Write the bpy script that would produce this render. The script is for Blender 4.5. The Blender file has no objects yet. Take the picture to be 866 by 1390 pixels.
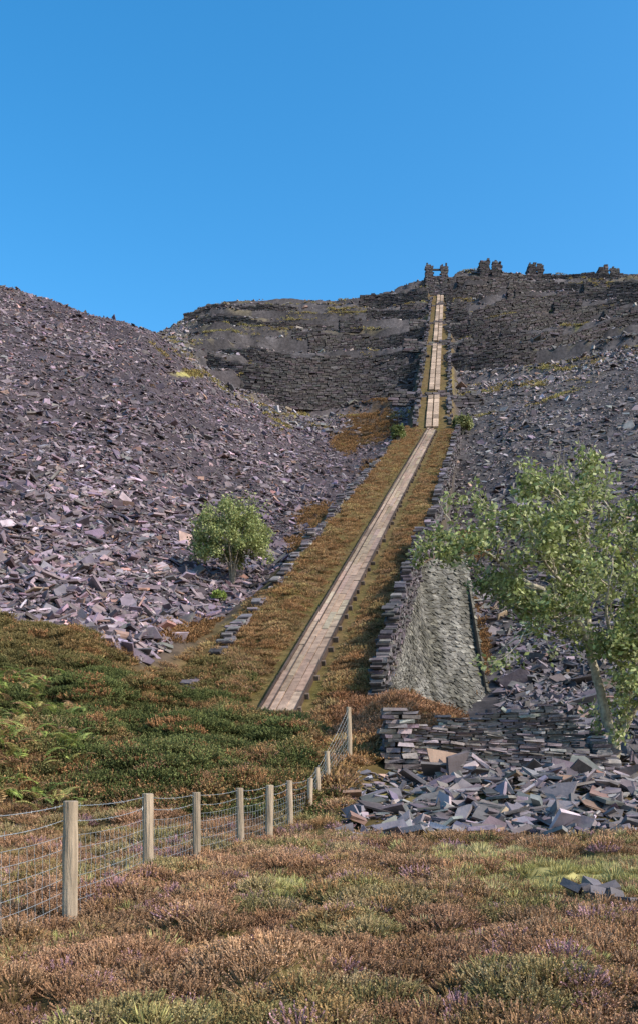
import bpy, math, numpy as np
from mathutils import Vector
rng=np.random.default_rng(7)
F=1264.0; CX=433.0; HY=1010.0; EZ=1.6
sc=bpy.context.scene
# ---------------------------------------------------------------- noise
def _h(ix,iy,iz):
    n=(ix.astype(np.int64)*374761393+iy.astype(np.int64)*668265263+iz.astype(np.int64)*2147483647)&0xffffffff
    n=((n^(n>>13))*1274126177)&0xffffffff
    n=((n^(n>>16))*2246822519)&0xffffffff
    return ((n^(n>>15))&0xffffff)/float(0xffffff)
def vn(x,y,s=0):
    x=np.asarray(x,float);y=np.asarray(y,float)
    ix=np.floor(x);iy=np.floor(y);fx=x-ix;fy=y-iy
    fx=fx*fx*(3-2*fx);fy=fy*fy*(3-2*fy);iz=np.full_like(ix,s)
    a=_h(ix,iy,iz);b=_h(ix+1,iy,iz);c=_h(ix,iy+1,iz);d=_h(ix+1,iy+1,iz)
    return (a*(1-fx)+b*fx)*(1-fy)+(c*(1-fx)+d*fx)*fy
def fbm(x,y,s=0,o=4):
    r=0;a=.5;t=0
    for i in range(o):
        r=r+a*vn(x*2**i,y*2**i,s+i*17);t+=a;a*=.5
    return r/t
def sst(a,b,x):
    t=np.clip((x-a)/(b-a),0,1);return t*t*(3-2*t)
def dome(x,y,cell,seed):
    """rounded clumps on a jittered grid: height 0..1 and a random number per clump"""
    gx=np.floor(x/cell);gy=np.floor(y/cell);best=np.zeros_like(x);rid=np.zeros_like(x)
    for i in(-1,0,1):
        for j in(-1,0,1):
            a=gx+i;b=gy+j;s=np.full_like(a,seed)
            cx=(a+.15+.7*_h(a,b,s))*cell;cy=(b+.15+.7*_h(a,b,s+1))*cell;R=cell*(.45+.55*_h(a,b,s+2));hh=.35+.65*_h(a,b,s+3)
            v=hh*np.sqrt(np.maximum(1-((x-cx)**2+(y-cy)**2)/R**2,0));m=v>best;best=np.where(m,v,best);rid=np.where(m,_h(a,b,s+4),rid)
    return best,rid
# ---------------------------------------------------------------- terrain table: distance -> elevation line
T=[
(1,[(0,3632)]),(5,[(0,1414)]),(8,[(0,1276),(500,1268)]),(11,[(0,1212),(500,1204)]),
(14,[(0,1180),(400,1178),(600,1168)]),(17,[(0,1148),(400,1152),(600,1143)]),
(20,[(-300,1080),(0,1085),(200,1105),(300,1118),(420,1126),(460,1108),(500,1105),(700,1110)]),
(24,[(-300,1020),(0,1035),(200,1058),(350,1070),(430,1060),(475,1037),(520,1052),(600,1068),(866,1072)]),
(28,[(-300,950),(0,970),(100,982),(200,1000),(300,1020),(350,1040),(430,1030),(475,1003),(520,1000),(600,1028),(700,1036),(866,1032)]),
(35,[(-300,860),(0,890),(100,903),(200,922),(300,960),(350,997),(450,1000),(480,982),(540,957),(600,978),(700,1000),(866,995),(1300,985)]),
(40,[(-300,835),(0,850),(100,868),(200,888),(300,925),(350,950),(450,950),(500,960),(545,948),(600,985),(700,980),(866,965),(1300,955)]),
(45,[(-300,790),(0,815),(100,832),(200,852),(300,893),(350,905),(450,915),(500,940),(600,968),(700,955),(866,930),(1300,910)]),
(60,[(-300,670),(0,705),(100,728),(200,755),(300,797),(350,815),(450,820),(500,820),(560,862),(600,885),(640,890),(700,870),(866,830),(1300,800)]),
(85,[(-300,540),(0,580),(100,608),(200,640),(300,688),(400,712),(500,715),(560,755),(600,775),(640,770),(700,750),(866,715),(1300,690)]),
(110,[(-300,450),(0,490),(100,515),(200,545),(300,598),(400,643),(450,656),(500,668),(560,670),(600,680),(640,665),(700,640),(866,610),(1300,590)]),
(140,[(-300,385),(0,420),(100,450),(200,485),(300,550),(400,597),(450,613),(500,625),(560,600),(600,595),(640,590),(700,570),(866,540),(1300,520)]),
(165,[(-300,350),(0,388),(60,404),(100,421),(200,446),(240,475),(300,532),(400,582),(450,592),(500,590),(560,566),(600,552),(700,530),(866,497),(1300,480)]),
(190,[(-300,370),(0,404),(100,432),(200,460),(240,480),(300,515),(400,543),(500,545),(560,530),(600,512),(700,495),(866,455),(1300,440)]),
(220,[(-300,390),(0,420),(100,445),(200,462),(240,465),(300,470),(400,492),(500,490),(560,474),(600,470),(700,450),(866,422),(1300,410)]),
(260,[(-300,400),(0,430),(100,450),(200,460),(240,447),(300,426),(400,432),(500,430),(560,430),(600,424),(700,410),(866,396),(1300,390)]),
(300,[(-300,430),(0,450),(200,465),(235,444),(270,420),(330,411),(400,410),(480,409),(505,404),(530,396),(560,383),(575,378),(608,376),(620,366),(640,364),(700,370),(866,375),(1300,384)]),
(340,[(0,500),(200,500),(560,460),(700,450),(1300,450)]),
(420,[(0,620),(700,600),(1300,620)]),
]
PXS=np.linspace(-900,1800,271); LD=np.linspace(0,math.log(420),900)
ds=np.array([t[0] for t in T],float); Z=[]
for d,pts in T:
    p=np.array(pts,float); py=np.interp(PXS,p[:,0],p[:,1]); Z.append(EZ+(HY-py)/F*d)
Z=np.array(Z); DD=np.exp(LD)
LUT=np.stack([np.interp(DD,ds,Z[:,i]) for i in range(len(PXS))],1)
def blur(a,k,ax):
    w=np.hanning(k+2)[1:-1];w/=w.sum();pad=[(0,0),(0,0)];pad[ax]=(k//2,k//2)
    b=np.pad(a,pad,mode='edge');return np.apply_along_axis(lambda v:np.convolve(v,w,'valid'),ax,b)
LUT=blur(blur(LUT,9,0),3,1)
def base(x,y):
    d=np.clip(y,1.0,419.9);px=np.clip(CX+F*x/np.maximum(y,.5),-899,1799)
    u=(px+900)/10.0;t=np.log(d)/LD[-1]*(len(LD)-1)
    i=np.clip(np.floor(u).astype(int),0,269);j=np.clip(np.floor(t).astype(int),0,898);fu=u-i;ft=t-j
    return (LUT[j,i]*(1-fu)+LUT[j,i+1]*fu)*(1-ft)+(LUT[j+1,i]*(1-fu)+LUT[j+1,i+1]*fu)*ft
def xc(d): return np.where(d<140,-1.9+.179*(d-35),16.9+.139*(d-140))
def zb(d): return np.where(d<140,2.0+.445*(d-35),48.72+.623*(d-140))
def off(x,y): return (x-xc(y))*.985
def proj(x,y,z): return CX+F*x/y, HY-(z-EZ)/y*F
BL=np.array([(-300,850),(0,872),(100,888),(200,908),(300,890),(340,850),(380,800),(470,705),(520,660),(600,600)],float)
def gorsew(px,y,o):
    return sst(19,21.5,y)*(1-sst(38,43,y))*(1-sst(400,455,px))*np.where(y>33,1-sst(-3.2,-1.8,o),1)
def ground(x,y,rough=True,full=False):
    x=np.asarray(x,float);y=np.asarray(y,float)
    zz=base(x,y);o=off(x,y);px,py=proj(x,y,zz)
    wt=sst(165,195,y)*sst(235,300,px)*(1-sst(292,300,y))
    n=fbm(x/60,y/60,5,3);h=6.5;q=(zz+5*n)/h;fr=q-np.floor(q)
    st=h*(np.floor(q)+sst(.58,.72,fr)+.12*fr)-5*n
    wt=wt*(.6+.4*sst(.35,.6,fbm(x/35,y/35,9,2)))
    z2=zz*(1-wt)+st*wt
    slate=np.where(px<420,sst(34,42,y)*sst(5,-15,py-np.interp(px,BL[:,0],BL[:,1])),sst(27,30,y)*sst(610,640,px)+sst(38,46,y)*(1-sst(610,640,px)))
    low=(y<141)
    wl=np.where(low,sst(-7.5,-3.9,o),sst(-5,-2.6,o));wr=np.where(low,1-sst(3.75,4.15,o),1-sst(2.6,4.5,o))
    wd=sst(31.5,35,y)*(1-sst(284,292,y))
    w=wl*wr*wd
    cl=0
    if rough:
        z2=z2+slate*(1.5*(fbm(x/9,y/9,21,4)-.5)+1.0*(fbm(x/2.2,y/2.2,31,3)-.5)*sst(30,60,y))
        z2=z2+sst(150,280,y)*(1.6*(fbm(x/6,y/6,51,4)-.5))
        gw=gorsew(px,y,o)*(1-slate)
        hw=(1-slate)*(1-gw)*(1-sst(450,500,px)*sst(15.5,17.5,y)*(1-sst(27,30,y)))
        near=np.where(y<150,1,0)
        d1,_=dome(x,y,.75,100);d2,_=dome(x,y,2.1,200)
        cl=near*(hw*(1-w)*.26*d1*sst(3,6,y)+gw*(1.25*d2+.25*d1)+hw*(1-w)*sst(30,33,y)*.3*d2)
        cl=cl+.12*(fbm(x/.5,y/.5,41,2)-.5)*(1-slate)
    z2=z2+.62*np.exp(-((x-5.6)/3.0)**2-((y-21.4)/1.9)**2)
    bedn=.12*(fbm(x/1.2,y/1.2,61,3)-.5)
    if rough:
        d3,_=dome(x,y,1.4,300);bedn=bedn+.38*d3*sst(1.4,2.2,np.abs(o))*low
    z3=z2*(1-w)+cl*(1-w)+(zb(y)+bedn)*w
    if full: return z3,px,o,slate,wt*sst(.5,.62,fr)*(1-sst(.74,.85,fr)),w
    return z3
# ---------------------------------------------------------------- mesh helpers
def mkmesh(name,V,Q,C=None,mat=None,smooth=False,parent=None):
    me=bpy.data.meshes.new(name);V=np.ascontiguousarray(V,np.float32).reshape(-1,3);Q=np.ascontiguousarray(Q,np.int32)
    n=len(Q);k=Q.shape[1]
    me.vertices.add(len(V));me.vertices.foreach_set('co',V.ravel())
    me.loops.add(n*k);me.loops.foreach_set('vertex_index',Q.ravel())
    me.polygons.add(n);me.polygons.foreach_set('loop_start',np.arange(0,n*k,k,dtype=np.int32))
    me.polygons.foreach_set('loop_total',np.full(n,k,np.int32))
    me.polygons.foreach_set('use_smooth',np.full(n,bool(smooth)))
    me.update(calc_edges=True)
    if C is not None:
        a=me.attributes.new('Col','FLOAT_COLOR','POINT');c=np.ones((len(V),4),np.float32);c[:,:3]=np.asarray(C).reshape(-1,3)
        a.data.foreach_set('color',c.ravel())
    ob=bpy.data.objects.new(name,me);sc.collection.objects.link(ob)
    if mat: me.materials.append(mat)
    if parent: ob.parent=parent
    return ob
def empty(name):
    e=bpy.data.objects.new(name,None);sc.collection.objects.link(e);return e
class Geo:
    def __init__(s): s.V=[];s.Q=[];s.C=[];s.n=0
    def add(s,V,Q,C):
        V=np.asarray(V,float).reshape(-1,3);C=np.asarray(C,float)
        if C.ndim==1: C=np.tile(C,(len(V),1))
        s.V.append(V);s.Q.append(np.asarray(Q)+s.n);s.C.append(C.reshape(-1,3));s.n+=len(V)
    def out(s,name,mat,smooth=False,parent=None):
        return mkmesh(name,np.concatenate(s.V),np.concatenate(s.Q),np.concatenate(s.C),mat,smooth,parent)
SG=np.array([[-1,-1,-1],[1,-1,-1],[1,1,-1],[-1,1,-1],[-1,-1,1],[1,-1,1],[1,1,1],[-1,1,1]],float)
BQ=np.array([[3,2,1,0],[4,5,6,7],[0,1,5,4],[1,2,6,5],[2,3,7,6],[3,0,4,7]])
def boxes(geo,C,R,H,col,jit=.25,jz=None):
    N=len(C)
    if N==0: return
    J=jit*rng.uniform(-1,.4,(N,8,3))
    if jz is not None:
        o4=jit*rng.uniform(-1.9,.6,(N,4,2));J[:,:4,:2]=o4;J[:,4:,:2]=o4+rng.normal(0,.06,(N,4,2));J[:,:,2]=jz*rng.uniform(-1,.4,(N,8))
    loc=SG[None]*H[:,None,:]*(1+J)
    V=C[:,None,:]+np.einsum('nij,nkj->nki',R,loc)
    Q=(BQ[None]+8*np.arange(N)[:,None,None]).reshape(-1,4)
    geo.add(V.reshape(-1,3),Q,np.repeat(col,8,0))
def norm(v): return v/np.maximum(np.linalg.norm(v,axis=-1,keepdims=True),1e-9)
def frames(nrm,spin):
    nrm=norm(nrm);ref=np.zeros_like(nrm);ref[:,0]=np.cos(spin);ref[:,1]=np.sin(spin)
    a=norm(ref-nrm*np.sum(ref*nrm,1,keepdims=True));b=np.cross(nrm,a)
    return np.stack([a,b,nrm],2)
def tube(P,r,n=6):
    P=np.asarray(P,float);k=len(P);r=np.broadcast_to(np.asarray(r,float),(k,))
    t=np.gradient(P,axis=0);t=norm(t);ref=np.where(np.abs(t[:,2:3])>.9,np.array([[1.,0,0]]),np.array([[0,0,1.]]))
    a=norm(np.cross(t,ref));b=np.cross(t,a);an=np.arange(n)*2*math.pi/n
    V=P[:,None]+r[:,None,None]*(a[:,None]*np.cos(an)[None,:,None]+b[:,None]*np.sin(an)[None,:,None])
    i=np.arange(k-1)[:,None]*n;j=np.arange(n)[None];jn=(j+1)%n
    Q=np.stack([i+j,i+jn,i+n+jn,i+n+j],-1).reshape(-1,4)
    return V.reshape(-1,3),Q
# ---------------------------------------------------------------- materials
def amat(name,rough=.85,ns=6,na=.35,bump=.3,bs=20,trans=0,stretch=None,spec=.3,lichen=0):
    m=bpy.data.materials.new(name);m.use_nodes=True;nt=m.node_tree;N=nt.nodes;L=nt.links
    b=N['Principled BSDF'];b.inputs['Roughness'].default_value=rough;b.inputs['Specular IOR Level'].default_value=spec
    at=N.new('ShaderNodeAttribute');at.attribute_name='Col'
    tc=N.new('ShaderNodeTexCoord');mp=N.new('ShaderNodeMapping');L.new(tc.outputs['Object'],mp.inputs[0])
    if stretch: mp.inputs['Scale'].default_value=stretch
    no=N.new('ShaderNodeTexNoise');no.inputs['Scale'].default_value=ns;no.inputs['Detail'].default_value=6;L.new(mp.outputs[0],no.inputs['Vector'])
    mr=N.new('ShaderNodeMapRange');mr.inputs[1].default_value=.3;mr.inputs[2].default_value=.7;mr.inputs[3].default_value=1-na;mr.inputs[4].default_value=1+na
    L.new(no.outputs['Fac'],mr.inputs[0]);vm=N.new('ShaderNodeVectorMath');vm.operation='SCALE'
    L.new(at.outputs['Color'],vm.inputs[0]);L.new(mr.outputs[0],vm.inputs['Scale']);out=vm.outputs[0]
    if lichen:
        n2=N.new('ShaderNodeTexNoise');n2.inputs['Scale'].default_value=2.3;n2.inputs['Detail'].default_value=9;n2.inputs['Roughness'].default_value=.7
        L.new(tc.outputs['Object'],n2.inputs['Vector']);r2=N.new('ShaderNodeMapRange');r2.inputs[1].default_value=.56;r2.inputs[2].default_value=.66;r2.inputs[4].default_value=lichen
        L.new(n2.outputs['Fac'],r2.inputs[0]);mx=N.new('ShaderNodeMix');mx.data_type='RGBA';L.new(r2.outputs[0],mx.inputs[0]);L.new(out,mx.inputs[6]);mx.inputs[7].default_value=(.26,.24,.18,1);out=mx.outputs[2]
    L.new(out,b.inputs['Base Color'])
    if bump:
        n3=N.new('ShaderNodeTexNoise');n3.inputs['Scale'].default_value=bs;n3.inputs['Detail'].default_value=8;L.new(mp.outputs[0],n3.inputs['Vector'])
        bp=N.new('ShaderNodeBump');bp.inputs['Strength'].default_value=bump;bp.inputs['Distance'].default_value=.05;L.new(n3.outputs['Fac'],bp.inputs['Height']);L.new(bp.outputs[0],b.inputs['Normal'])
    if trans:
        tr=N.new('ShaderNodeBsdfTranslucent');L.new(out,tr.inputs[0]);ms=N.new('ShaderNodeMixShader');ms.inputs[0].default_value=trans
        L.new(b.outputs[0],ms.inputs[1]);L.new(tr.outputs[0],ms.inputs[2]);L.new(ms.outputs[0],N['Material Output'].inputs[0])
    return m
M_ground=amat('ground_mat',.95,1.7,.35,.8,5,spec=.1)
M_slate=amat('slate_mat',.65,2.0,.3,.35,9,spec=.25,lichen=.35)
M_wall=amat('slate_wall_mat',.8,3.0,.35,.5,12,spec=.2,lichen=.5)
M_leaf=amat('leaf_mat',.6,3,.2,0,trans=.3)
M_heath=amat('heather_mat',.85,2,.25,0,trans=.15,spec=.1)
M_bark=amat('bark_mat',.85,9,.4,.6,25)
M_path=amat('incline_timber_mat',.9,3,.3,.5,15,spec=.1)
M_wood=amat('weathered_wood_mat',.85,14,.35,.6,30,stretch=(1,1,.12))
M_wire=bpy.data.materials.new('wire_mat');M_wire.use_nodes=True
_b=M_wire.node_tree.nodes['Principled BSDF'];_b.inputs['Base Color'].default_value=(.42,.43,.42,1);_b.inputs['Metallic'].default_value=.5;_b.inputs['Roughness'].default_value=.5
# ---------------------------------------------------------------- where things grow
def ell(px,py,lst):
    r=np.zeros_like(px)
    for (a,b,c,d) in lst: r=np.maximum(r,np.exp(-((px-a)/c)**2-((py-b)/d)**2))
    return r
GRASS_UP=[(485,424,40,8),(410,436,50,6),(340,450,60,5),(255,508,30,6),(420,563,50,4),(520,463,45,4),(545,410,40,5),(330,437,70,5),(700,420,40,4),(740,500,40,4),(820,385,60,4),(640,470,12,12),(575,520,6,40),(612,520,5,40),(660,440,30,5),(850,470,40,4),(780,440,50,4),(690,385,40,4)]
BROWN_UP=[(505,575,38,26),(470,600,20,16),(262,858,58,16),(440,705,40,20),(640,742,25,20),(645,880,16,60),(560,600,18,20),(520,640,30,16),(520,548,30,8),(410,740,26,12)]
def grassfg(px,py): return ell(px,py,[(770,1192,150,26),(395,1206,50,16),(520,1078,35,10),(640,1165,90,10)])
GORSE=np.array([(-400,830),(0,868),(100,880),(200,905),(290,900),(400,1000)],float)
xs=np.arange(-700,1603,3.0);rows=np.concatenate([np.exp(np.linspace(math.log(1.5),math.log(335),800)),np.geomspace(345,5000,24)])
PX,D=np.meshgrid(xs,rows);X=(PX-CX)/F*D
Zg,ppx,O,SL,WF,WB=ground(X,D,True,True)
Zg=np.where(D>420,Zg*np.clip((5000-D)/4600,0,1),Zg)
_,PY=proj(X,D,Zg)
slope=np.gradient(Zg,axis=0)/np.gradient(D,axis=0);flat_=(1-sst(.7,1.3,slope))[...,None]
n1=fbm(X/3,D/3,71,4)[...,None];n2=fbm(X/.7,D/.7,81,3)[...,None];n4=fbm(X/14,D/9,91,4)[...,None]
c_heath=np.array([.13,.078,.038])*(.7+.6*n2)*(1-.5*n1)+np.array([.02,.03,.0])*n1
c_purp=np.array([.088,.068,.072]);c_blue=np.array([.100,.086,.083])
leftw=sst(560,480,PX)*sst(200,165,D)
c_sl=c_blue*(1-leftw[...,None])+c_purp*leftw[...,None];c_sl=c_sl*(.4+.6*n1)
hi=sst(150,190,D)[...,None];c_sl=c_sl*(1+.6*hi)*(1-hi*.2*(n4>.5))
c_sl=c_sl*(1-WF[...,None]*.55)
gu=np.clip(ell(PX,PY,GRASS_UP)[...,None]*2.4-2.3*(1-n2),0,1)*(D>100)[...,None]*flat_;br=np.clip(ell(PX,PY,BROWN_UP)[...,None]*2.0-1.6*(1-n2),0,.8)
fl=(hi*sst(.5,.62,n4)*.6)*flat_
c_sl=c_sl*(1-fl)+np.array([.17,.135,.07])*fl
c_sl=c_sl*(1-br)+np.array([.11,.07,.038])*br;c_sl=c_sl*(1-gu)+np.array([.32,.27,.09])*gu
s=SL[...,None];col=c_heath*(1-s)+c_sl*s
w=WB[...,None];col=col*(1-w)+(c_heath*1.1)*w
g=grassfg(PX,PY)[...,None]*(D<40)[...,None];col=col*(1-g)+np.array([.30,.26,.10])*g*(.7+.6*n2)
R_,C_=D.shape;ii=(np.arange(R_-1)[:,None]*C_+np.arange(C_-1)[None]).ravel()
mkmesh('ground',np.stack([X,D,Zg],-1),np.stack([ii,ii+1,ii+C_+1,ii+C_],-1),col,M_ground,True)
# ---------------------------------------------------------------- slate slabs on the tips
def slabs(name,N,pxr,dr,keep,hs,colb,colv=.42,big=.0,tilt=.5,mat=M_slate,uni=False,lift=.3,flat=.17,cap=4.0,cv=1.0):
    px=rng.uniform(pxr[0],pxr[1],N);d=np.exp(rng.uniform(math.log(dr[0]),math.log(dr[1]),N)) if not uni else rng.uniform(dr[0],dr[1],N)
    x=(px-CX)/F*d;z,_,o,sl,wf,wb=ground(x,d,True,True);_,py=proj(x,d,z)
    k=keep(px,py,d,o,sl,wf,wb,x);x=x[k];d=d[k];z=z[k];px=px[k];py=py[k];wf=wf[k];n=len(x)
    e=.4;gx=(ground(x+e,d)-ground(x-e,d))/(2*e);gy=(ground(x,d+e)-ground(x,d-e))/(2*e)
    nr=norm(np.stack([-gx,-gy,np.ones(n)],1));nr=nr*.6+np.array([0,0,.5]);nr=nr+rng.normal(0,tilt,(n,3))
    nr[:,2]=np.maximum(nr[:,2],.12)
    patch=np.exp(.5*(fbm(x/5,d/8,19,3)-.5)*2)
    a=hs*patch*np.exp(rng.normal(0,.5,n));a=np.where(rng.random(n)<big,a*2.0,a);a=np.maximum(a,1.3*d/F);a=np.minimum(a,hs*cap)
    H=np.stack([a,a*rng.uniform(.3,.85,n),np.maximum(a*rng.uniform(.05,flat,n),.45*d/F)],1)
    br=np.exp(rng.normal(0,colv,n))[:,None]*(1-cv*.5+cv*fbm(x/9,d/14,13,4)[:,None])
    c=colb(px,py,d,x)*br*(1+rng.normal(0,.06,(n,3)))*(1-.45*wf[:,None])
    rust=(rng.random(n)<.05)[:,None];c=np.where(rust,c*np.array([1.35,1.02,.75]),c)
    g=Geo();boxes(g,np.stack([x,d,z+lift*H[:,1]],1),frames(nr,rng.uniform(0,6.28,n)),H,c,.4,.3);g.out(name,mat)
P_=np.array([.138,.104,.110]);B_=np.array([.128,.106,.104])
def vegk(px,py,t=.62): 
    e=np.maximum(ell(px,py,BROWN_UP),ell(px,py,GRASS_UP));return e+rng.normal(0,.15,len(px))<t
slabs('slate_tip',70000,(-160,560),(33,185),lambda px,py,d,o,sl,wf,wb,x:(sl>.5)&(o<-4.3)&(wb<.3)&vegk(px,py),.185,lambda px,py,d,x:P_*(1+.8*(rng.random((len(px),1))<.06)),big=.08,cap=3.6)
slabs('slate_tip',44000,(560,1050),(28,185),lambda px,py,d,o,sl,wf,wb,x:(sl>.5)&(o>4.2)&vegk(px,py)&~((d<64)&(o<8.8))&(d>28.9),.185,lambda px,py,d,x:B_,big=.08)
slabs('quarry_terraces_scree',56000,(200,1050),(165,302),lambda px,py,d,o,sl,wf,wb,x:(wb<.3)&vegk(px,py,.5)&~((np.abs(o)<5.5)&(d>272))&(wf<.5),.29,lambda px,py,d,x:B_*1.25,colv=.5,flat=.3)
slabs('slate_rubble',4600,(440,980),(16.4,25.4),lambda px,py,d,o,sl,wf,wb,x:(py>1052)&(py<1156-14*vn(px/30,px*0,3)+.02*(px-450))&(rng.random(len(px))<sst(435,560,px)),.10,lambda px,py,d,x:B_*1.25,big=.14,tilt=.45,uni=True,lift=.5,flat=.15,cv=.5)
# ---------------------------------------------------------------- drystone walls
def drywall(g,pts,zbase,hfun,th,ch,bl,colf,prot=.04,skip=0.0):
    pts=np.asarray(pts,float);seg=np.linalg.norm(np.diff(pts,axis=0),axis=1);cum=np.r_[0,np.cumsum(seg)];Lt=cum[-1]
    C=[];R=[];H=[];hm=max(hfun(t) for t in np.linspace(0,Lt,60));zc=0
    while zc<hm:
        c=ch*rng.uniform(.65,1.4);s=-rng.uniform(0,bl)
        while s<Lt:
            l=bl*rng.uniform(.35,1.8);m=min(max(s+l/2,0),Lt)
            if zc<hfun(m) and rng.random()>skip:
                x=np.interp(m,cum,pts[:,0]);y=np.interp(m,cum,pts[:,1]);m2=min(m+.4,Lt);m1=max(m2-.8,0)
                x2=np.interp(m2,cum,pts[:,0]);y2=np.interp(m2,cum,pts[:,1]);x1=np.interp(m1,cum,pts[:,0]);y1=np.interp(m1,cum,pts[:,1])
                z=zbase(x,y);u=np.array([x2-x1,y2-y1,zbase(x2,y2)-zbase(x1,y1)]);u/=np.linalg.norm(u)
                u=u+rng.normal(0,.04,3);u/=np.linalg.norm(u);v=np.cross([0,0,1],u);v/=np.linalg.norm(v);w=np.cross(u,v)
                C.append([x+v[0]*rng.normal(0,prot),y+v[1]*rng.normal(0,prot),z+zc+c/2]);R.append(np.stack([u,v,w],1));H.append([l*.49,th/2*rng.uniform(.85,1.1),c*.47*rng.uniform(.85,1.05)])
            s+=l
        zc+=c
    n=len(C);boxes(g,np.array(C),np.array(R),np.array(H),colf(n),.2)
def ccol(b,v=.3): return lambda n:np.asarray(b)[None]*np.exp(rng.normal(0,v,(n,1)))*(1+rng.normal(0,.05,(n,3)))
def alongpts(o,d0,d1,n=40): 
    d=np.linspace(d0,d1,n);return np.stack([xc(d)+o/.985,d],1)
gz=lambda x,y:float(ground(np.array([x]),np.array([y]),False)[0])
zbed=lambda x,y:float(zb(np.array(y)))
def rag(seed,a): return lambda s:a*(float(fbm(np.array([s*1.1]),np.array([0.]),seed,3)[0])-.5)*2
r1=rag(1,.9);r2=rag(2,.8);r3=rag(3,.9)
g=Geo();drywall(g,alongpts(-4.1,38,112),lambda x,y:zbed(x,y)-.6,lambda s:.95+r1(s*.6),.6,.11,.36,ccol(B_*1.0,.35),prot=.09,skip=.15);g.out('stone_wall',M_wall)
g=Geo();drywall(g,alongpts(3.75,37.5,63),lambda x,y:zbed(x,y)-.3,lambda s:2.1+r2(s),.6,.11,.36,ccol(B_*.7,.35),prot=.07);g.out('parapet_wall',M_wall)
g=Geo();drywall(g,alongpts(3.9,63,140),lambda x,y:zbed(x,y)-2.0,lambda s:2.7+r3(s),.6,.2,.7,ccol(B_*.8,.35),prot=.1);g.out('stone_wall',M_wall)
# big flared retaining wall
def W(px,py,d): return np.array([(px-CX)/F*d,d,EZ+(HY-py)/F*d])
top=[W(512,934,38.2),W(536,850,46.5),W(562,772,59),W(594,762,60.5),W(629,757,62)]
bot=[W(540,944,38.8),W(572,972,40),W(604,990,41.5),W(634,994,43.5),W(670,992,46)]
def surf(u,v):
    t=np.linspace(0,1,5);A=np.array([np.interp(u,t,[p[i] for p in top]) for i in range(3)]);B=np.array([np.interp(u,t,[p[i] for p in bot]) for i in range(3)])
    P=A*(1-v)+B*v;P[2]-=(math.sin(v*math.pi)*.9)*min(1,u*2);return P
C=[];R=[];H=[];colr=[]
nv=84
for iv in range(nv):
    v=(iv+.5)/nv;u=0
    while u<1:
        e=.004;Lu=np.linalg.norm(surf(min(u+.02,1),v)-surf(max(u-.02,0),v))/ (min(u+.02,1)-max(u-.02,0))
        l=rng.uniform(.12,.5);du=l/max(Lu,.3);um=min(u+du/2,1)
        p=surf(um,v);tu=surf(min(um+e,1),v)-surf(max(um-e,0),v);tv=surf(um,max(v-e,0))-surf(um,min(v+e,1))
        hh=np.linalg.norm(tv)/(min(v+e,1)-max(v-e,0))/nv;tu/=np.linalg.norm(tu);nn=np.cross(tu,tv);nn/=np.linalg.norm(nn);tv2=np.cross(nn,tu)
        C.append(p+nn*(rng.normal(0,.03)+.15*(fbm(np.array([um*9]),np.array([v*7]),8,2)[0]-.5)));R.append(np.stack([tu,tv2,nn],1));H.append([l*.5,hh*.5,.25]);u+=du
        q=fbm(np.array([um*12]),np.array([v*4]),3,3)[0];q=min(max((q-.32)*2.6,0),1);colr.append((np.array([.150,.135,.110])*(1-q)+np.array([.068,.06,.043])*q)*math.exp(rng.normal(0,.28)))
g=Geo();boxes(g,np.array(C),np.array(R),np.array(H),np.array(colr),.12)
g.out('retaining_wall',M_wall)
g=Geo();U=np.linspace(0,1,12);A=np.array([top[-1]*(1-v)+bot[-1]*v for v in U]);Bk=A+np.array([-1.0,16,0.5]);Bk[:,2]=A[:,2]+3
V=np.concatenate([A,Bk]);Q=[[i,i+1,12+i+1,12+i] for i in range(11)];g.add(V,Q,np.array([.14,.11,.08]))
e1=np.array([p-[0,0,.15] for p in top]);e2=np.stack([xc(np.array([p[1]+1.5 for p in top]))+3.4,[p[1]+1.5 for p in top],[p[2]+.3 for p in top]],1)
g.add(np.concatenate([e1,e2]),[[i,i+1,5+i+1,5+i] for i in range(4)],np.array([.12,.08,.045]));g.out('embankment_fill',M_wall)
# ---------------------------------------------------------------- incline deck: long planks in four lanes between rails
pt=empty('incline_path');g=Geo();C=[];R=[];H=[];cl=[]
PC=np.array([.32,.225,.155])
u=np.array([.179,1,.445]);u/=np.linalg.norm(u);v=np.cross(u,[0,0,1]);v/=np.linalg.norm(v);w=np.cross(v,u);rr=np.stack([v,u,w],1)
for k,(oo,hw) in enumerate([(-.53,.14),(-.235,.14),(.09,.165),(.47,.19)]):
    d=34.5+rng.uniform(0,.6)
    while d<139.5:
        stp=rng.uniform(1.6,4.0);dm=d+stp/2;low_=float(fbm(np.array([d*.15]),np.array([k*.25]),4,2)[0])
        C.append([float(xc(dm))+oo/.985+rng.normal(0,.012),dm,float(zb(dm))+.13+rng.normal(0,.01)]);R.append(rr);H.append([hw,stp*.5488,.09])
        cl.append(PC*(.6+.75*low_)*math.exp(rng.normal(0,.12))*(1+rng.normal(0,.03,3)));d+=stp
boxes(g,np.array(C),np.array(R),np.array(H),np.array(cl),.006);g.out('planks',M_path,parent=pt)
g=Geo();C=[];R=[];H=[];cl=[]
for k,(oo,hh_) in enumerate([(-.74,.15),(-.385,.13),(.70,.14)]):
    d=34.6
    while d<139:
        l=rng.uniform(3,6);dm=d+l/2;C.append([float(xc(dm))+oo,dm,float(zb(dm))+.13]);R.append(rr);H.append([.022 if k==1 else .045,l*.548,hh_]);cl.append(np.array([.075,.052,.04])*rng.uniform(.7,1.3));d+=l
d=35.5
while d<139:
    C.append([float(xc(d))+rng.normal(0,.05),d,float(zb(d))+.05]);R.append(rr);H.append([rng.uniform(.8,.98),.09,.125]);cl.append(np.array([.15,.105,.075])*rng.uniform(.7,1.2));d+=rng.uniform(1.2,2.0)
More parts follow.
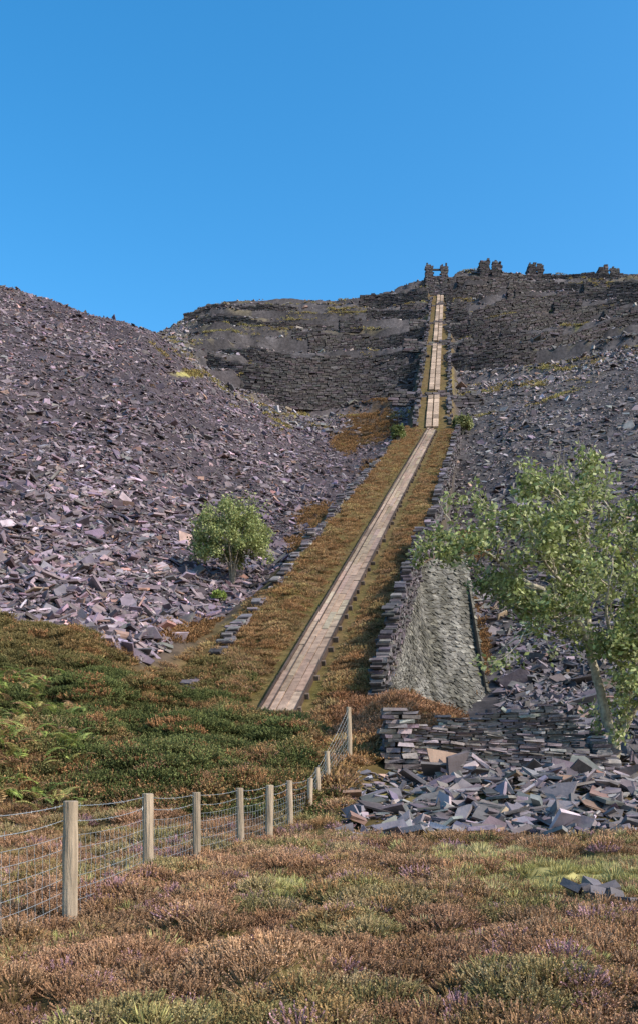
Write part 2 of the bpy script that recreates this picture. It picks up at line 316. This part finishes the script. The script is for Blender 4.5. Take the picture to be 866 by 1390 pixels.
boxes(g,np.array(C),np.array(R),np.array(H),np.array(cl),.01);g.out('rails_and_sleepers',M_path,parent=pt)
C=[];R=[];H=[];cl=[];d=141;g=Geo()
u=np.array([.139,1,.623]);u/=np.linalg.norm(u);v=np.cross(u,[0,0,1]);v/=np.linalg.norm(v);w=np.cross(v,u);rr=np.stack([v,u,w],1)
while d<281:
    stp=rng.uniform(1.2,3);dm=d+stp/2
    if not(158<d<163 or 205<d<208 or 232<d<234):
      for oo in (-.52,.52):
        C.append([float(xc(dm))+oo,dm,float(zb(dm))+.25+rng.normal(0,.03)]);R.append(rr);H.append([.43,stp*.59,.15]);cl.append(PC*1.15*math.exp(rng.normal(0,.2)))
    d+=stp
boxes(g,np.array(C),np.array(R),np.array(H),np.array(cl),.05)
g.out('upper_steps',M_path,parent=pt)
g=Geo()
for dd in (160,206,233,262):
    xx=float(xc(np.array(dd)));drywall(g,[(xx-7,dd),(xx+7,dd+1)],lambda x,y:float(zb(np.array(dd)))-1.5,lambda s:2.2+.4*math.sin(s),.8,.4,1.1,ccol(B_*.7))
for o_ in (-2.6,2.6):
    rr_=rag(int(o_*10)+50,1.4);drywall(g,alongpts(o_,142,280,60),lambda x,y:zbed(x,y)-1,lambda s:1.4+rr_(s*.4),.6,.4,1.1,ccol(B_*.75),skip=.15,prot=.2)
g.out('incline_side_wall',M_wall)
# ---------------------------------------------------------------- quarry buildings on the hill
def ruin(name,px,d,w,dep,h,col=.7,gap=True,zoff=-1):
    g=Geo();x=(px-CX)/F*d;z0=float(ground(np.array([x]),np.array([d]))[0])+zoff;zf=lambda a,b:z0
    c=ccol(B_*col);h=h-zoff
    if gap:
        drywall(g,[(x-w/2,d),(x-w*.12,d)],zf,lambda s:h*(1-.1*math.sin(s*2)),.8,.4,.9,c);drywall(g,[(x+w*.12,d),(x+w/2,d)],zf,lambda s:h*(.85+.12*math.sin(s*2)),.8,.4,.9,c)
    else: drywall(g,[(x-w/2,d),(x+w/2,d)],zf,lambda s:h*(.85+.15*math.sin(s*1.3+px)),.8,.4,.9,c)
    drywall(g,[(x-w/2,d+.4),(x-w/2,d+dep)],zf,lambda s:h*.9,.8,.4,.9,c);drywall(g,[(x+w/2,d+.4),(x+w/2,d+dep)],zf,lambda s:h*.9,.8,.4,.9,c)
    drywall(g,[(x-w/2,d+dep),(x+w/2,d+dep)],zf,lambda s:h*.8,.8,.4,.9,c);g.out(name,M_wall)
for (px,d,w,dp,h) in [(622,250,3.5,3,4.5),(806,245,5,4,6.5),(740,268,4,3,3.5),(826,296,6,4,4.5),(652,225,5,3,3),(770,230,6,3,3.5),(700,205,6,3,3.5),(558,258,5,3,3),(840,210,6,4,4),(415,232,6,3,3),(665,287,6,4,4),(727,298,4,4,4),(500,196,5,3,3),(790,265,5,3,4),(860,262,5,3,4),(690,248,5,3,3.5),(640,196,5,3,4),(540,205,4,3,3),(640,262,4,3,4),(475,240,5,3,3)]:
    ruin('ruined_quarry_hut',px,d,w,dp,h,.48,gap=rng.random()<.4)
g=Geo()
for (p0,p1,d,h) in [(285,578,192,4.5),(330,560,183,2.5),(420,580,226,3.5),(604,770,238,4),(640,840,215,3),(690,900,262,3.5),(270,450,246,2.5),(604,720,190,3.5),(760,900,240,3.5),(490,578,272,3),(440,575,210,3),(604,690,270,3.5),(250,400,268,2),(720,880,195,3),(300,470,212,3),(604,900,226,2.5),(620,880,282,2.5),(330,540,201,3),(500,578,250,3),(620,760,205,2.5),(700,880,250,2.5)]:
    x0=(p0-CX)/F*d;x1=(p1-CX)/F*d;pts=[(x,d+2.5*math.sin(x*.12)) for x in np.linspace(x0,x1,30)]
    xx_=np.array([p[0] for p in pts]);zl=base(xx_,np.array([p[1] for p in pts]));pf=np.polyfit(xx_,zl,1);zf_=np.polyval(pf,xx_)*.6+zl*.4
    zm=lambda x,y,xx_=xx_,zf_=zf_:float(np.interp(x,xx_,zf_))-1.0
    rh=rag(int(p0+d),.4);drywall(g,pts,zm,lambda s,h=h,rh=rh:h*(.95+1.3*rh(s*.1)+.25*rh(s))+1.2,1.0,.34,1.0,ccol(B_*.45,.3),skip=.01,prot=.05)
g.out('terrace_retaining_wall',M_wall)
# drum house at the top of the incline
dh=empty('drum_house');g=Geo();d0=283;x0=(592-CX)/F*d0;z0=EZ+(HY-402)/F*d0
zf=lambda a,b:z0;c=ccol(B_*.7)
for sx in(-1,1):
    drywall(g,[(x0+sx*2.3-.8,d0),(x0+sx*2.3+.8,d0)],zf,lambda s:9.0+.3*math.sin(s*4+sx),1.0,.35,.8,c)
    drywall(g,[(x0+sx*2.8,d0+.6),(x0+sx*2.8,d0+6)],zf,lambda s:8.6-.5*s,.9,.35,.8,c)
drywall(g,[(x0-1.5,d0+.1),(x0+1.5,d0+.1)],zf,lambda s:6.0,.8,.35,.8,c)
drywall(g,[(x0-6,d0+1),(x0-3,d0+1)],zf,lambda s:3+1.2*s,.8,.35,.8,c);drywall(g,[(x0+3,d0+1),(x0+9,d0+1)],zf,lambda s:6.5-.5*s,.8,.35,.8,c)
g.out('walls',M_wall,parent=dh)
g=Geo();boxes(g,np.array([[x0,d0,z0+8.0],[x0-2.9,d0,z0+9.4],[x0+2.9,d0,z0+9.4]]),np.stack([np.eye(3)]*3),np.array([[3.2,.25,.22],[.25,.3,.6],[.25,.3,.6]]),np.array([[.05,.04,.035]]*3),.05);g.out('beam',M_wood,parent=dh)
# ---------------------------------------------------------------- foreground ruin
rn=empty('ruined_slate_building');g=Geo();c=ccol(np.array([.19,.158,.150]),.36)
X_=lambda px,d:(px-CX)/F*d
zr=lambda x,y:.30-.07*(x-2)
q1=rag(11,.28)
drywall(g,[(X_(560,25.4),25.4),(X_(700,25.4),25.4),(X_(850,25.0),25.0)],zr,lambda s:(1.82+q1(s*2) if s<3.0 else 1.82-(s-3)*.24+q1(s*2)),.6,.065,.34,c,.045,.02)
drywall(g,[(X_(524,25.0),25.0),(X_(556,25.0),25.0)],lambda x,y:.30,lambda s:2.2+.06*math.sin(s*9),.8,.13,.32,c,.04)
drywall(g,[(X_(532,25.4),25.5),(X_(525,28.5),28.5)],lambda x,y:.5,lambda s:1.7-.1*s,.5,.09,.4,c,.03)
drywall(g,[(X_(600,28.6),28.6),(X_(780,28.6),28.6)],lambda x,y:.6,lambda s:1.75+.4*math.exp(-((s-2.8)/.9)**2)+q1(s*2),.6,.08,.4,c,.04)
drywall(g,[(X_(835,25.0),25.2),(X_(805,28.4),28.4)],lambda x,y:.2,lambda s:.8+.3*s,.5,.08,.4,c,.05)
g.out('walls',M_wall,parent=rn)
slabs('fallen_slabs',700,(570,900),(23.0,27.8),lambda px,py,d,o,sl,wf,wb,x:(py>1030)&((d<24.9)|(d>25.9)),.16,lambda px,py,d,x:B_*1.35,uni=True,lift=1.3,flat=.13,cap=3,cv=.5,tilt=.6)
g=Geo();C=[];H=[]
for i in range(14):
    px=780+i*11+rng.normal(0,5);dd=9.3-i*.06+rng.normal(0,.1);x=X_(px,dd);C.append([x,dd,float(ground(np.array([x]),np.array([dd]))[0])+.15]);H.append([rng.uniform(.07,.17),rng.uniform(.05,.12),rng.uniform(.02,.05)])
R=frames(np.array([[0,0,1.]]*14)+rng.normal(0,.3,(14,3)),rng.uniform(0,6,14));boxes(g,np.array(C),R,np.array(H),np.array([B_*rng.uniform(.7,1.2) for _ in range(14)]),.35,.3);g.out('loose_slate_stones',M_slate)
# ---------------------------------------------------------------- plants
def proto(n,R,Hh,w,leafn,r,bl=.45,lw=(1.5,3)):
    ang=r.uniform(0,6.28,n);rad=np.sqrt(r.random(n));tx=np.cos(ang)*rad*R;ty=np.sin(ang)*rad*R;tz=Hh*np.sqrt(np.maximum(1-rad**2*.8,0))*r.uniform(.65,1.1,n)
    tip=np.stack([tx,ty,tz],1);bs=tip*np.array([.5,.5,.0]);bs[:,2]=tz*bl*.3
    dv=tip-bs;side=norm(np.cross(dv,r.normal(0,1,(n,3))))*w
    V=[np.stack([bs,bs+dv*.6+side,tip,bs+dv*.6-side],1)];Wt=[np.tile([0,.6,1,.6],(n,1))];rn=[r.random(n)]
    for k in range(leafn):
        t=r.uniform(.45,1.0,(n,1));p=bs+dv*t;q=norm(r.normal(0,1,(n,3))+[0,0,.5])*w*r.uniform(lw[0],lw[1],(n,1));s2=norm(np.cross(q,r.normal(0,1,(n,3))))*w*.9
        V.append(np.stack([p,p+q*.5+s2,p+q,p+q*.5-s2],1));Wt.append(np.tile(t,(1,4)));rn.append(r.random(n))
    return np.concatenate(V),np.concatenate(Wt),np.concatenate(rn)
def plants(name,x,y,z,scl,cb,ct,protos,mat=M_heath,rv=.4):
    N=len(x);g=Geo();ch=rng.integers(0,len(protos),N)
    for k,(V,Wt,rn) in enumerate(protos):
        ix=np.where(ch==k)[0]
        if len(ix)==0: continue
        a=rng.uniform(0,6.28,len(ix));ca,sa=np.cos(a)[:,None,None],np.sin(a)[:,None,None];s_=scl[ix][:,None,None]
        vx=(V[None,...,0]*ca-V[None,...,1]*sa)*s_+x[ix][:,None,None];vy=(V[None,...,0]*sa+V[None,...,1]*ca)*s_+y[ix][:,None,None];vz=V[None,...,2]*s_*rng.uniform(.75,1.25,(len(ix),1,1))+z[ix][:,None,None]
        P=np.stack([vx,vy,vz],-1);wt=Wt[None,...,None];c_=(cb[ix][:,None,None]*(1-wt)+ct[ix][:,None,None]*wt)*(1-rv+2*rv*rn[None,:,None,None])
        m=P.shape[0]*P.shape[1];g.add(P.reshape(-1,3),np.arange(m*4).reshape(-1,4),c_.reshape(-1,3))
    return g.out(name,mat)
def palt(t,cols):
    t=np.clip(t,0,.9999)*(len(cols)-1);i=t.astype(int);f=(t-i)[:,None];cols=np.array(cols)
    return cols[i]*(1-f)+cols[np.minimum(i+1,len(cols)-1)]*f
def pal(n,x,y,cols,sc=2.0,seed=0): return palt((fbm(x/sc,y/sc,seed,3)+rng.normal(0,.08,n)-.3)/.4,cols)
HCOL=[(.28,.23,.09),(.46,.26,.13),(.50,.28,.17),(.42,.22,.11),(.52,.32,.19),(.48,.27,.12),(.30,.26,.10),(.54,.38,.20),(.44,.24,.14)]
N=8500;d=np.sqrt(rng.uniform(4.2**2,24**2,N));d=np.where(rng.random(N)<.4,rng.uniform(4.2,13,N),d);px=rng.uniform(-120,990,N);x=(px-CX)/F*d;z=ground(x,d);_,py=proj(x,d,z)
rub=(px>470)&(py<1135)&(py>1040);k=(rng.random(N)>grassfg(px,py)*1.25)&~rub;x,d,z,px=x[k],d[k],z[k],px[k];n=len(x)
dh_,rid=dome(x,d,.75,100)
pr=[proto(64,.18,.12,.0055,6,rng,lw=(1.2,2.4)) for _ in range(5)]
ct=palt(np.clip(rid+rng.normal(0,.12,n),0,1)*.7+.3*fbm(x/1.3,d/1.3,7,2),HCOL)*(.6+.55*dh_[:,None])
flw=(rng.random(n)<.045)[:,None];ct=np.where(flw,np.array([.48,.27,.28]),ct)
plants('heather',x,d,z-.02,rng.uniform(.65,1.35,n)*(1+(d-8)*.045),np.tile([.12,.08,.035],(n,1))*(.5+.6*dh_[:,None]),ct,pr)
N=9000;d=rng.uniform(4.5,22,N);px=rng.uniform(-100,990,N);x=(px-CX)/F*d;z=ground(x,d);_,py=proj(x,d,z);k=(rng.random(N)<np.maximum(grassfg(px,py)*1.3,.07*(fbm(x/1.5,d/1.5,44,2)>.48)))&~((px>470)&(py<1130));x,d,z=x[k],d[k],z[k];n=len(x)
pg=[proto(60,.16,.11,.004,0,rng,bl=0) for _ in range(3)]
plants('grass',x,d,z,rng.uniform(.6,1.3,n),np.tile([.26,.22,.08],(n,1)),pal(n,x,d,[(.52,.42,.19),(.42,.39,.13),(.56,.47,.24)],1,3),pg)
# mid heather: mound & incline bed
pm=[proto(36,.42,.28,.02,3,rng,lw=(1.2,2.2)) for _ in range(5)]
N=20000;d=np.exp(rng.uniform(math.log(20),math.log(55),N));px=rng.uniform(-200,700,N)
bedp=rng.random(N)<.5;dd=np.exp(rng.uniform(math.log(34),math.log(141),N));oo=rng.uniform(-4,3.6,N);x=np.where(bedp,xc(dd)+oo,(px-CX)/F*d);d=np.where(bedp,dd,d)
z,ppx,o,sl,wf,wb=ground(x,d,True,True);px,py=proj(x,d,z)
k=np.where(bedp,np.abs(o)>.92,(sl<.75)&(((px>400)|(py>1060))&(d<42)|(px>110)&(d>34)&(o<-3.5)&(px<420))&~((px>510)&(d<29.2))&~((px>470)&(py>1040))&(px<640)&~((np.abs(o)<1)&(d>34)))
x,d,z,o,px,py=x[k],d[k],z[k],o[k],px[k],py[k];n=len(x)
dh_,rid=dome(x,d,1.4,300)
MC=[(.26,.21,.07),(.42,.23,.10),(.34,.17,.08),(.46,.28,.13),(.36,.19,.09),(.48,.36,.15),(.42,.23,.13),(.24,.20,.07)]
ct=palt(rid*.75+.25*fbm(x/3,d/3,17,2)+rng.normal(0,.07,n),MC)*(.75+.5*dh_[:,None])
mound=((px>455)&(d>28)&(d<38))[:,None];ct=np.where(mound,palt(rng.random(n),[(.40,.21,.10),(.46,.25,.15),(.36,.17,.08)])*(.8+.4*dh_[:,None]),ct)
near=(np.abs(o)<1.4)[:,None];ct=np.where(near&(d>34)[:,None],np.array([.42,.36,.14])*rng.uniform(.6,1.1,(n,1)),ct)
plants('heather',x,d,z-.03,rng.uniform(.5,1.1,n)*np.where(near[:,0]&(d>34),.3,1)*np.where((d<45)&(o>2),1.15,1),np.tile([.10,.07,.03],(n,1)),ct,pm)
# brown heather / bracken patches on the tips, grass tussocks on the ledges
N=90000;d=np.exp(rng.uniform(math.log(38),math.log(200),N));px=rng.uniform(180,700,N);x=(px-CX)/F*d;z,ppx,o,sl,wf,wb=ground(x,d,True,True);_,py=proj(x,d,z)
e_=ell(px,py,BROWN_UP);k=(e_+rng.normal(0,.12,N)>.42)&(wb<.5)&(rng.random(N)<np.where(d>90,.9,.6));x,d,z,px,py=x[k],d[k],z[k],px[k],py[k];n=len(x);print('patch plants',n)
pp=[proto(20,.5,.4,.035,2,rng,lw=(1.2,2.2)) for _ in range(4)]
plants('dead_bracken',x,d,z-.03,rng.uniform(.45,1.0,n)*(.7+d/200),np.tile([.07,.05,.025],(n,1)),palt(rng.random(n)*.5+.5*fbm(x/4,d/4,5,2),[(.22,.20,.07),(.38,.21,.09),(.32,.16,.07),(.40,.28,.11)]),pp)
N=90000;d=rng.uniform(150,302,N);px=rng.uniform(200,900,N);x=(px-CX)/F*d;z,ppx,o,sl,wf,wb=ground(x,d,True,True);_,py=proj(x,d,z)
e_=ell(px,py,GRASS_UP);nz=fbm(x/7,d/5,66,3);k=((e_*.9+(nz-.5)*1.6+rng.normal(0,.08,N)>.55)|((nz>.66)&(rng.random(N)<.35)))&(wb<.5);x,d,z=x[k],d[k],z[k];n=len(x);print('ledge grass',n)
pq=[proto(14,.7,.45,.09,1,rng,lw=(1.2,2.0)) for _ in range(4)]
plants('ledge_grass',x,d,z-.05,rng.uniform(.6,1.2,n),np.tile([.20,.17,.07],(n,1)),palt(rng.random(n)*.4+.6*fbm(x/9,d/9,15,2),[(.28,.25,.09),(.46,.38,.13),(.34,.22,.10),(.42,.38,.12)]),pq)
# gorse bank
N=8200;d=rng.uniform(19.5,42,N);px=rng.uniform(-200,455,N);x=(px-CX)/F*d;z=ground(x,d);_,py=proj(x,d,base(x,d));o=off(x,d)
k=(py>np.interp(px,GORSE[:,0],GORSE[:,1])+12*(vn(px/25,d/3,2)-.5))&((o<-1.6)|(d<33.5));x,d,z,py,px=x[k],d[k],z[k],py[k],px[k];n=len(x)
pgz=[proto(70,.38,.26,.015,6,rng,lw=(1.4,2.6)) for _ in range(5)]
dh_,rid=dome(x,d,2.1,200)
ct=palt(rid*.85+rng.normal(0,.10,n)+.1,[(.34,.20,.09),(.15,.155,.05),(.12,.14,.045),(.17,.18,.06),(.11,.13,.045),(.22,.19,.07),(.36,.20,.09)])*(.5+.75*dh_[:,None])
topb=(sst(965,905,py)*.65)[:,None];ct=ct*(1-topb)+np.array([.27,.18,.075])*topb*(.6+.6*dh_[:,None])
spk=(rng.random(n)<.08)[:,None];ct=np.where(spk,np.array([.40,.20,.09]),ct)
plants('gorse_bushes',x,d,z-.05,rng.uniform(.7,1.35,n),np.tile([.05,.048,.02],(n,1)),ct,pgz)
# bracken
g=Geo()
for i in range(900):
    dd=rng.uniform(18.5,29.5);px=rng.uniform(-160,118);x=X_(px,dd);z=float(ground(np.array([x]),np.array([dd]))[0])
    if vn(np.array([x*.8]),np.array([dd*.8]),6)[0]<.36 or px>118-(dd-18.5)*2+rng.normal(0,8): continue
    a=rng.uniform(0,6.28);L=rng.uniform(.4,.85);t=np.linspace(0,1,15);hx=np.cos(a)*L*.75*t**1.3;hy=np.sin(a)*L*.75*t**1.3;hz=.2+L*(.85*t-.6*t**2.2)
    P=np.stack([x+hx,dd+hy,z+hz],1);tg=norm(np.gradient(P,axis=0));sd=norm(np.cross(tg,[0,0,1]));cc=np.array([(.28,.34,.07),(.38,.42,.11),(.20,.25,.06),(.46,.40,.12),(.40,.25,.10),(.34,.19,.09)][rng.integers(6)])
    for s_ in(-1,1):
        wl=.26*L*(1-t)**.8*np.minimum(1,t*5+.2)*rng.uniform(.8,1.2,15);tip=P+sd*s_*wl[:,None]+tg*wl[:,None]*.35-np.array([0,0,1])*wl[:,None]*rng.uniform(.1,.45)
        wd=.018;V=np.stack([P-tg*wd*.5,(P+tip)/2-tg*wd,tip,(P+tip)/2+tg*wd],1);m=len(P);g.add(V.reshape(-1,3),np.arange(m*4).reshape(-1,4),np.repeat(cc[None]*rng.uniform(.7,1.2,(m,1)),4,0))
    V,Q=tube(np.concatenate([[[x,dd,z]],P[::4]]),.008,3);g.add(V,Q,cc*.6)
g.out('bracken',M_leaf)
# ---------------------------------------------------------------- trees
def leaves(g,P,size,cols,up=.6,per=1,spread=.2):
    P=np.repeat(P,per,0)+rng.normal(0,spread,(len(P)*per,3));n=len(P);nn=norm(rng.normal(0,1,(n,3))+[0,0,up]);a=norm(np.cross(nn,rng.normal(0,1,(n,3))));b=np.cross(nn,a)
    s_=size*rng.uniform(.6,1.3,(n,1));V=np.stack([P,P+a*s_*.5+b*s_*.28,P+a*s_,P+a*s_*.5-b*s_*.28],1)
    c=np.asarray(cols)[rng.integers(0,len(cols),n)]*rng.uniform(.7,1.3,(n,1));g.add(V.reshape(-1,3),np.arange(n*4).reshape(-1,4),np.repeat(c,4,0))
def grow(gb,tips,p,dr,L,r0,lev,bark,maxlev,upb=.15,wig=.22,kids=(4,6)):
    k=6;P=[p];dcur=dr/np.linalg.norm(dr)
    for i in range(k):
        dcur=dcur+rng.normal(0,wig,3)+np.array([0,0,upb]);dcur/=np.linalg.norm(dcur);P.append(P[-1]+dcur*L/k)
    P=np.array(P);V,Q=tube(P,np.linspace(r0,r0*.35,k+1),5 if lev<2 else 3);gb.add(V,Q,bark)
    if lev>=maxlev: tips.extend(P[2:]);return
    for j in range(rng.integers(*kids)):
        t=rng.uniform(.25,1.0);i=int(t*k);i=min(i,k-1);q=P[i]*(1-(t*k-i))+P[i+1]*(t*k-i) if t<1 else P[-1];td=P[i+1]-P[i];td/=np.linalg.norm(td)
        nd=td+rng.normal(0,.75,3);grow(gb,tips,q,nd,L*rng.uniform(.45,.7),r0*.5*(1-.4*t),lev+1,bark,maxlev,upb,wig,kids)
tr=empty('ash_tree');gb=Geo();tips=[];bark=np.array([.36,.31,.22]);D0=27.5
limbs=[([(832,1040,0),(834,1000,0),(818,955,0),(803,890,-.3),(778,832,-.6),(735,802,-1),(690,772,-1.2),(650,742,-1.4),(610,735,-1.4)],.18,.025),
([(803,890,-.3),(797,810,.3),(792,740,.8),(765,680,1.2),(745,648,1.4)],.11,.03),
([(836,1000,0),(856,940,.4),(862,880,.8),(852,800,1.4),(842,720,1.6),(815,668,1.8)],.14,.03),
([(838,1005,0),(880,930,-.4),(915,860,-.8),(930,780,-1),(940,710,-1)],.12,.03),
([(778,832,-.6),(735,842,-1.4),(700,868,-1.9)],.05,.02),
([(797,810,.3),(748,752,.5),(700,705,.3),(660,690,0)],.075,.02),
([(852,800,1.4),(880,740,.6),(890,670,.2)],.07,.02),
([(856,940,.4),(830,880,-1.0),(822,820,-2),(830,760,-2.4)],.08,.02),
([(735,802,-1),(700,800,.4),(655,775,1.2),(620,752,1.5)],.05,.015),
([(792,740,.8),(800,690,.2),(790,645,-.2)],.05,.02),
([(862,880,.8),(905,900,1.2),(930,940,1.5)],.05,.02),
([(838,985,0),(858,930,-1.2),(868,890,-1.8),(860,840,-2)],.06,.02),
([(838,985,0),(875,950,-1.0),(900,910,-1.4)],.05,.02),
([(797,810,.3),(760,790,-.8),(730,750,-1.4),(715,700,-1.5)],.06,.02)]
for pts,r0,r1_ in limbs:
    P=np.array([[X_(a,D0+e),D0+e,EZ+(HY-b)/F*(D0+e)] for a,b,e in pts]);t=np.linspace(0,1,len(P));tt=np.linspace(0,1,len(P)*4)
    PP=np.stack([np.interp(tt,t,P[:,i]) for i in range(3)],1);PP[1:-1]=(PP[:-2]+PP[1:-1]*2+PP[2:])/4;PP[1:-1]+=rng.normal(0,.03,(len(PP)-2,3))
    V,Q=tube(PP,np.interp(tt,[0,1],[r0,r1_]),8);gb.add(V,Q,bark)
    st=.35 if r0>.08 else .12;nb=int(17 if r0>.08 else 11)
    for j in range(nb):
        t_=rng.uniform(st,1);i=min(int(t_*(len(PP)-1)),len(PP)-2);td=norm(PP[i+1]-PP[i]);nd=td*.6+rng.normal(0,.7,3)+[0,0,.1]
        grow(gb,tips,PP[i],nd,rng.uniform(.7,1.5),.024,1,bark,2,.06,.2,(3,6))
    tips.extend(PP[-3:])
gb.out('trunk_and_limbs',M_bark,True,tr)
g=Geo();tips=np.array(tips);print('ash tips',len(tips))
tpx,tpy=proj(tips[:,0],tips[:,1],tips[:,2]);dens=np.clip(fbm(tips[:,0]/.65,tips[:,2]/.65,77,3)*4.4-1.5,0.10,1)*np.where((tpx<790)&(tpy>830),.45,1)*np.where(tpy<640,.5,1)
dens=np.where((tpx>790)&(tpy>770),np.maximum(dens,.65),dens)
tips=tips[rng.random(len(tips))<dens]
leaves(g,tips,.165,[(.24,.27,.085),(.31,.34,.12),(.14,.17,.05),(.42,.43,.20)],per=10 if len(tips)<3500 else 8,spread=.12);g.out('foliage',M_leaf,parent=tr)
def smalltree(name,px,py,d,wpx,hpx,nl,cols,ls):
    tr=empty(name);gb=Geo();x=X_(px,d);z=gz(x,d);W_=wpx/F*d/2;Ht=hpx/F*d;tips=[]
    for j in range(7):
        a=j*.9;P=np.array([[x,d,z-.3],[x+math.cos(a)*.25,d+math.sin(a)*.25,z+Ht*.25],[x+math.cos(a)*W_*.45,d+math.sin(a)*W_*.45,z+Ht*.6],[x+math.cos(a)*W_*.7,d+math.sin(a)*W_*.7,z+Ht*.8]])
        V,Q=tube(P,[.09,.07,.05,.02],6);gb.add(V,Q,[.2,.17,.13])
        for _ in range(5): grow(gb,tips,P[2]+(P[3]-P[2])*rng.random(),rng.normal(0,.7,3)+[0,0,.5],Ht*.22,.02,2,np.array([.2,.17,.13]),2)
    gb.out('trunk',M_bark,True,tr)
    n=130;a=np.arange(n)*2.399+rng.normal(0,.3,n);el=np.arcsin(rng.uniform(-.42,1,n));rr=rng.uniform(.25,1.2,n)**.5
    cc=np.stack([x+np.cos(a)*np.cos(el)*W_*.94*rr,d+np.sin(a)*np.cos(el)*W_*.94*rr,z+Ht*.50+np.sin(el)*Ht*.43*rr*(1-.14*np.cos(a))],1)
    g=Geo();per=nl//len(cc);leaves(g,cc,ls,cols,per=per,spread=W_*.08);leaves(g,np.array(tips),ls,cols,per=4,spread=W_*.08);g.out('foliage',M_leaf,parent=tr)
smalltree('small_willow_tree',316,785,61,108,118,15500,[(.27,.30,.10),(.33,.35,.13),(.19,.22,.07),(.37,.37,.16)],.19)
smalltree('hawthorn_bush',627,590,141,26,24,1800,[(.19,.20,.07),(.22,.22,.09)],.4)
smalltree('hawthorn_bush',298,812,56,20,14,900,[(.24,.30,.06),(.28,.34,.08)],.12)
smalltree('hawthorn_bush',540,610,125,18,22,900,[(.17,.20,.06),(.20,.22,.08)],.35)
# ---------------------------------------------------------------- fence
fe=empty('wire_fence')
FP=[(-75,6.0,None),(95,8.2,1088),(202,10.9,1078),(268,13.3,1076),(328,15.6,1070),(365,17.2,1066),(395,18.6,1060),(420,20.0,1057),(433,21.2,1042),(446,22.4,1020),(475,24.2,960)]
posts=[]
g=Geo()
for px,d,ty in FP:
    x=X_(px,d);z=gz(x,d);zt=EZ+(HY-ty)/F*d if ty else z+1.18
    posts.append((x,d,z,zt));k=9;t=np.linspace(0,1,k);lx,ly=rng.normal(0,.025,2)
    P=np.stack([x+lx*t,d+ly*t,z-.2+(zt-z+.2)*t],1);P=np.concatenate([P,P[-1:]+[0,0,.006],P[-1:]+[0,0,.007]])
    V,Q=tube(P,np.r_[np.full(k,.064)*rng.uniform(.9,1.1)+rng.normal(0,.002,k),.055,.0005],12);g.add(V,Q,np.array([.33,.25,.17])*rng.uniform(.75,1.1))
g.out('posts',M_wood,False,fe)
g=Geo();wc=np.array([.4,.4,.4])
for a,b in zip(posts[:-1],posts[1:]):
    A=np.array([a[0]-.05,a[1],0]);B=np.array([b[0]-.05,b[1],0]);L=np.linalg.norm(B-A);t=np.linspace(0,1,12)
    ha,hb=a[3]-a[2],b[3]-b[2]
    def ln(fr,sag,r=.0022):
        P=A[None]*(1-t[:,None])+B[None]*t[:,None];top_=np.interp(t,[0,1],[a[2]+ha*fr,b[2]+hb*fr]);P[:,2]=top_-sag*4*t*(1-t);V,Q=tube(P,r,4);g.add(V,Q,wc);return P
    ln(.97,.03,.003);ln(.86,.05,.003)
    fr=[.05,.14,.23,.32,.42,.53,.64,.74];rows_=[ln(f,.03) for f in fr]
    ns=int(L/.15)
    for i in range(1,ns):
        q=i/ns;P=np.array([[np.interp(q,t,R2[:,c]) for c in range(3)] for R2 in rows_]);P[:,0]+=rng.normal(0,.004,len(P));V,Q=tube(P,.0018,3);g.add(V,Q,wc)
    for fr2,sg in((.97,.03),(.86,.05)):
        for q in np.arange(.05,1,.1/L*1.0):
            p=A*(1-q)+B*q;p[2]=a[2]*(1-q)+b[2]*q+(ha*(1-q)+hb*q)*fr2-sg*4*q*(1-q);dv=rng.normal(0,.012,3);V,Q=tube(np.array([p-dv,p+dv]),.0018,3);g.add(V,Q,wc)
g.out('wires',M_wire,False,fe)
# ---------------------------------------------------------------- light, sky, camera
el=math.radians(40);S=Vector((.88,-.47,0)).normalized()*math.cos(el)+Vector((0,0,math.sin(el)))
sun=bpy.data.lights.new('sun','SUN');sun.energy=5.0;sun.angle=math.radians(.5);sun.color=(1,.94,.85)
so=bpy.data.objects.new('sun',sun);so.rotation_euler=S.to_track_quat('Z','Y').to_euler();so.location=(30,-20,60);sc.collection.objects.link(so)
w=bpy.data.worlds.new('World');sc.world=w;w.use_nodes=True;nt=w.node_tree
sk=nt.nodes.new('ShaderNodeTexSky');sk.sky_type='NISHITA';sk.sun_disc=False;sk.sun_elevation=el;sk.sun_rotation=math.atan2(S.x,S.y);sk.air_density=1.0;sk.dust_density=1.2;sk.ozone_density=2.0
hs=nt.nodes.new('ShaderNodeHueSaturation');hs.inputs['Saturation'].default_value=1.40;hs.inputs['Value'].default_value=1.85;hs.inputs['Hue'].default_value=.492
bg=nt.nodes['Background'];bg.inputs[1].default_value=.15;nt.links.new(sk.outputs[0],hs.inputs['Color']);nt.links.new(hs.outputs[0],bg.inputs[0])
cam=bpy.data.cameras.new('camera');cam.sensor_fit='VERTICAL';cam.sensor_height=36;cam.sensor_width=36;cam.lens=F/1390*36;cam.shift_y=(HY-695)/1390;cam.clip_end=8000;cam.clip_start=.1
co=bpy.data.objects.new('camera',cam);co.location=(0,0,EZ);co.rotation_euler=(math.radians(90),0,0);sc.collection.objects.link(co);sc.camera=co
sc.view_settings.view_transform='Standard';sc.view_settings.look='None';sc.view_settings.exposure=0
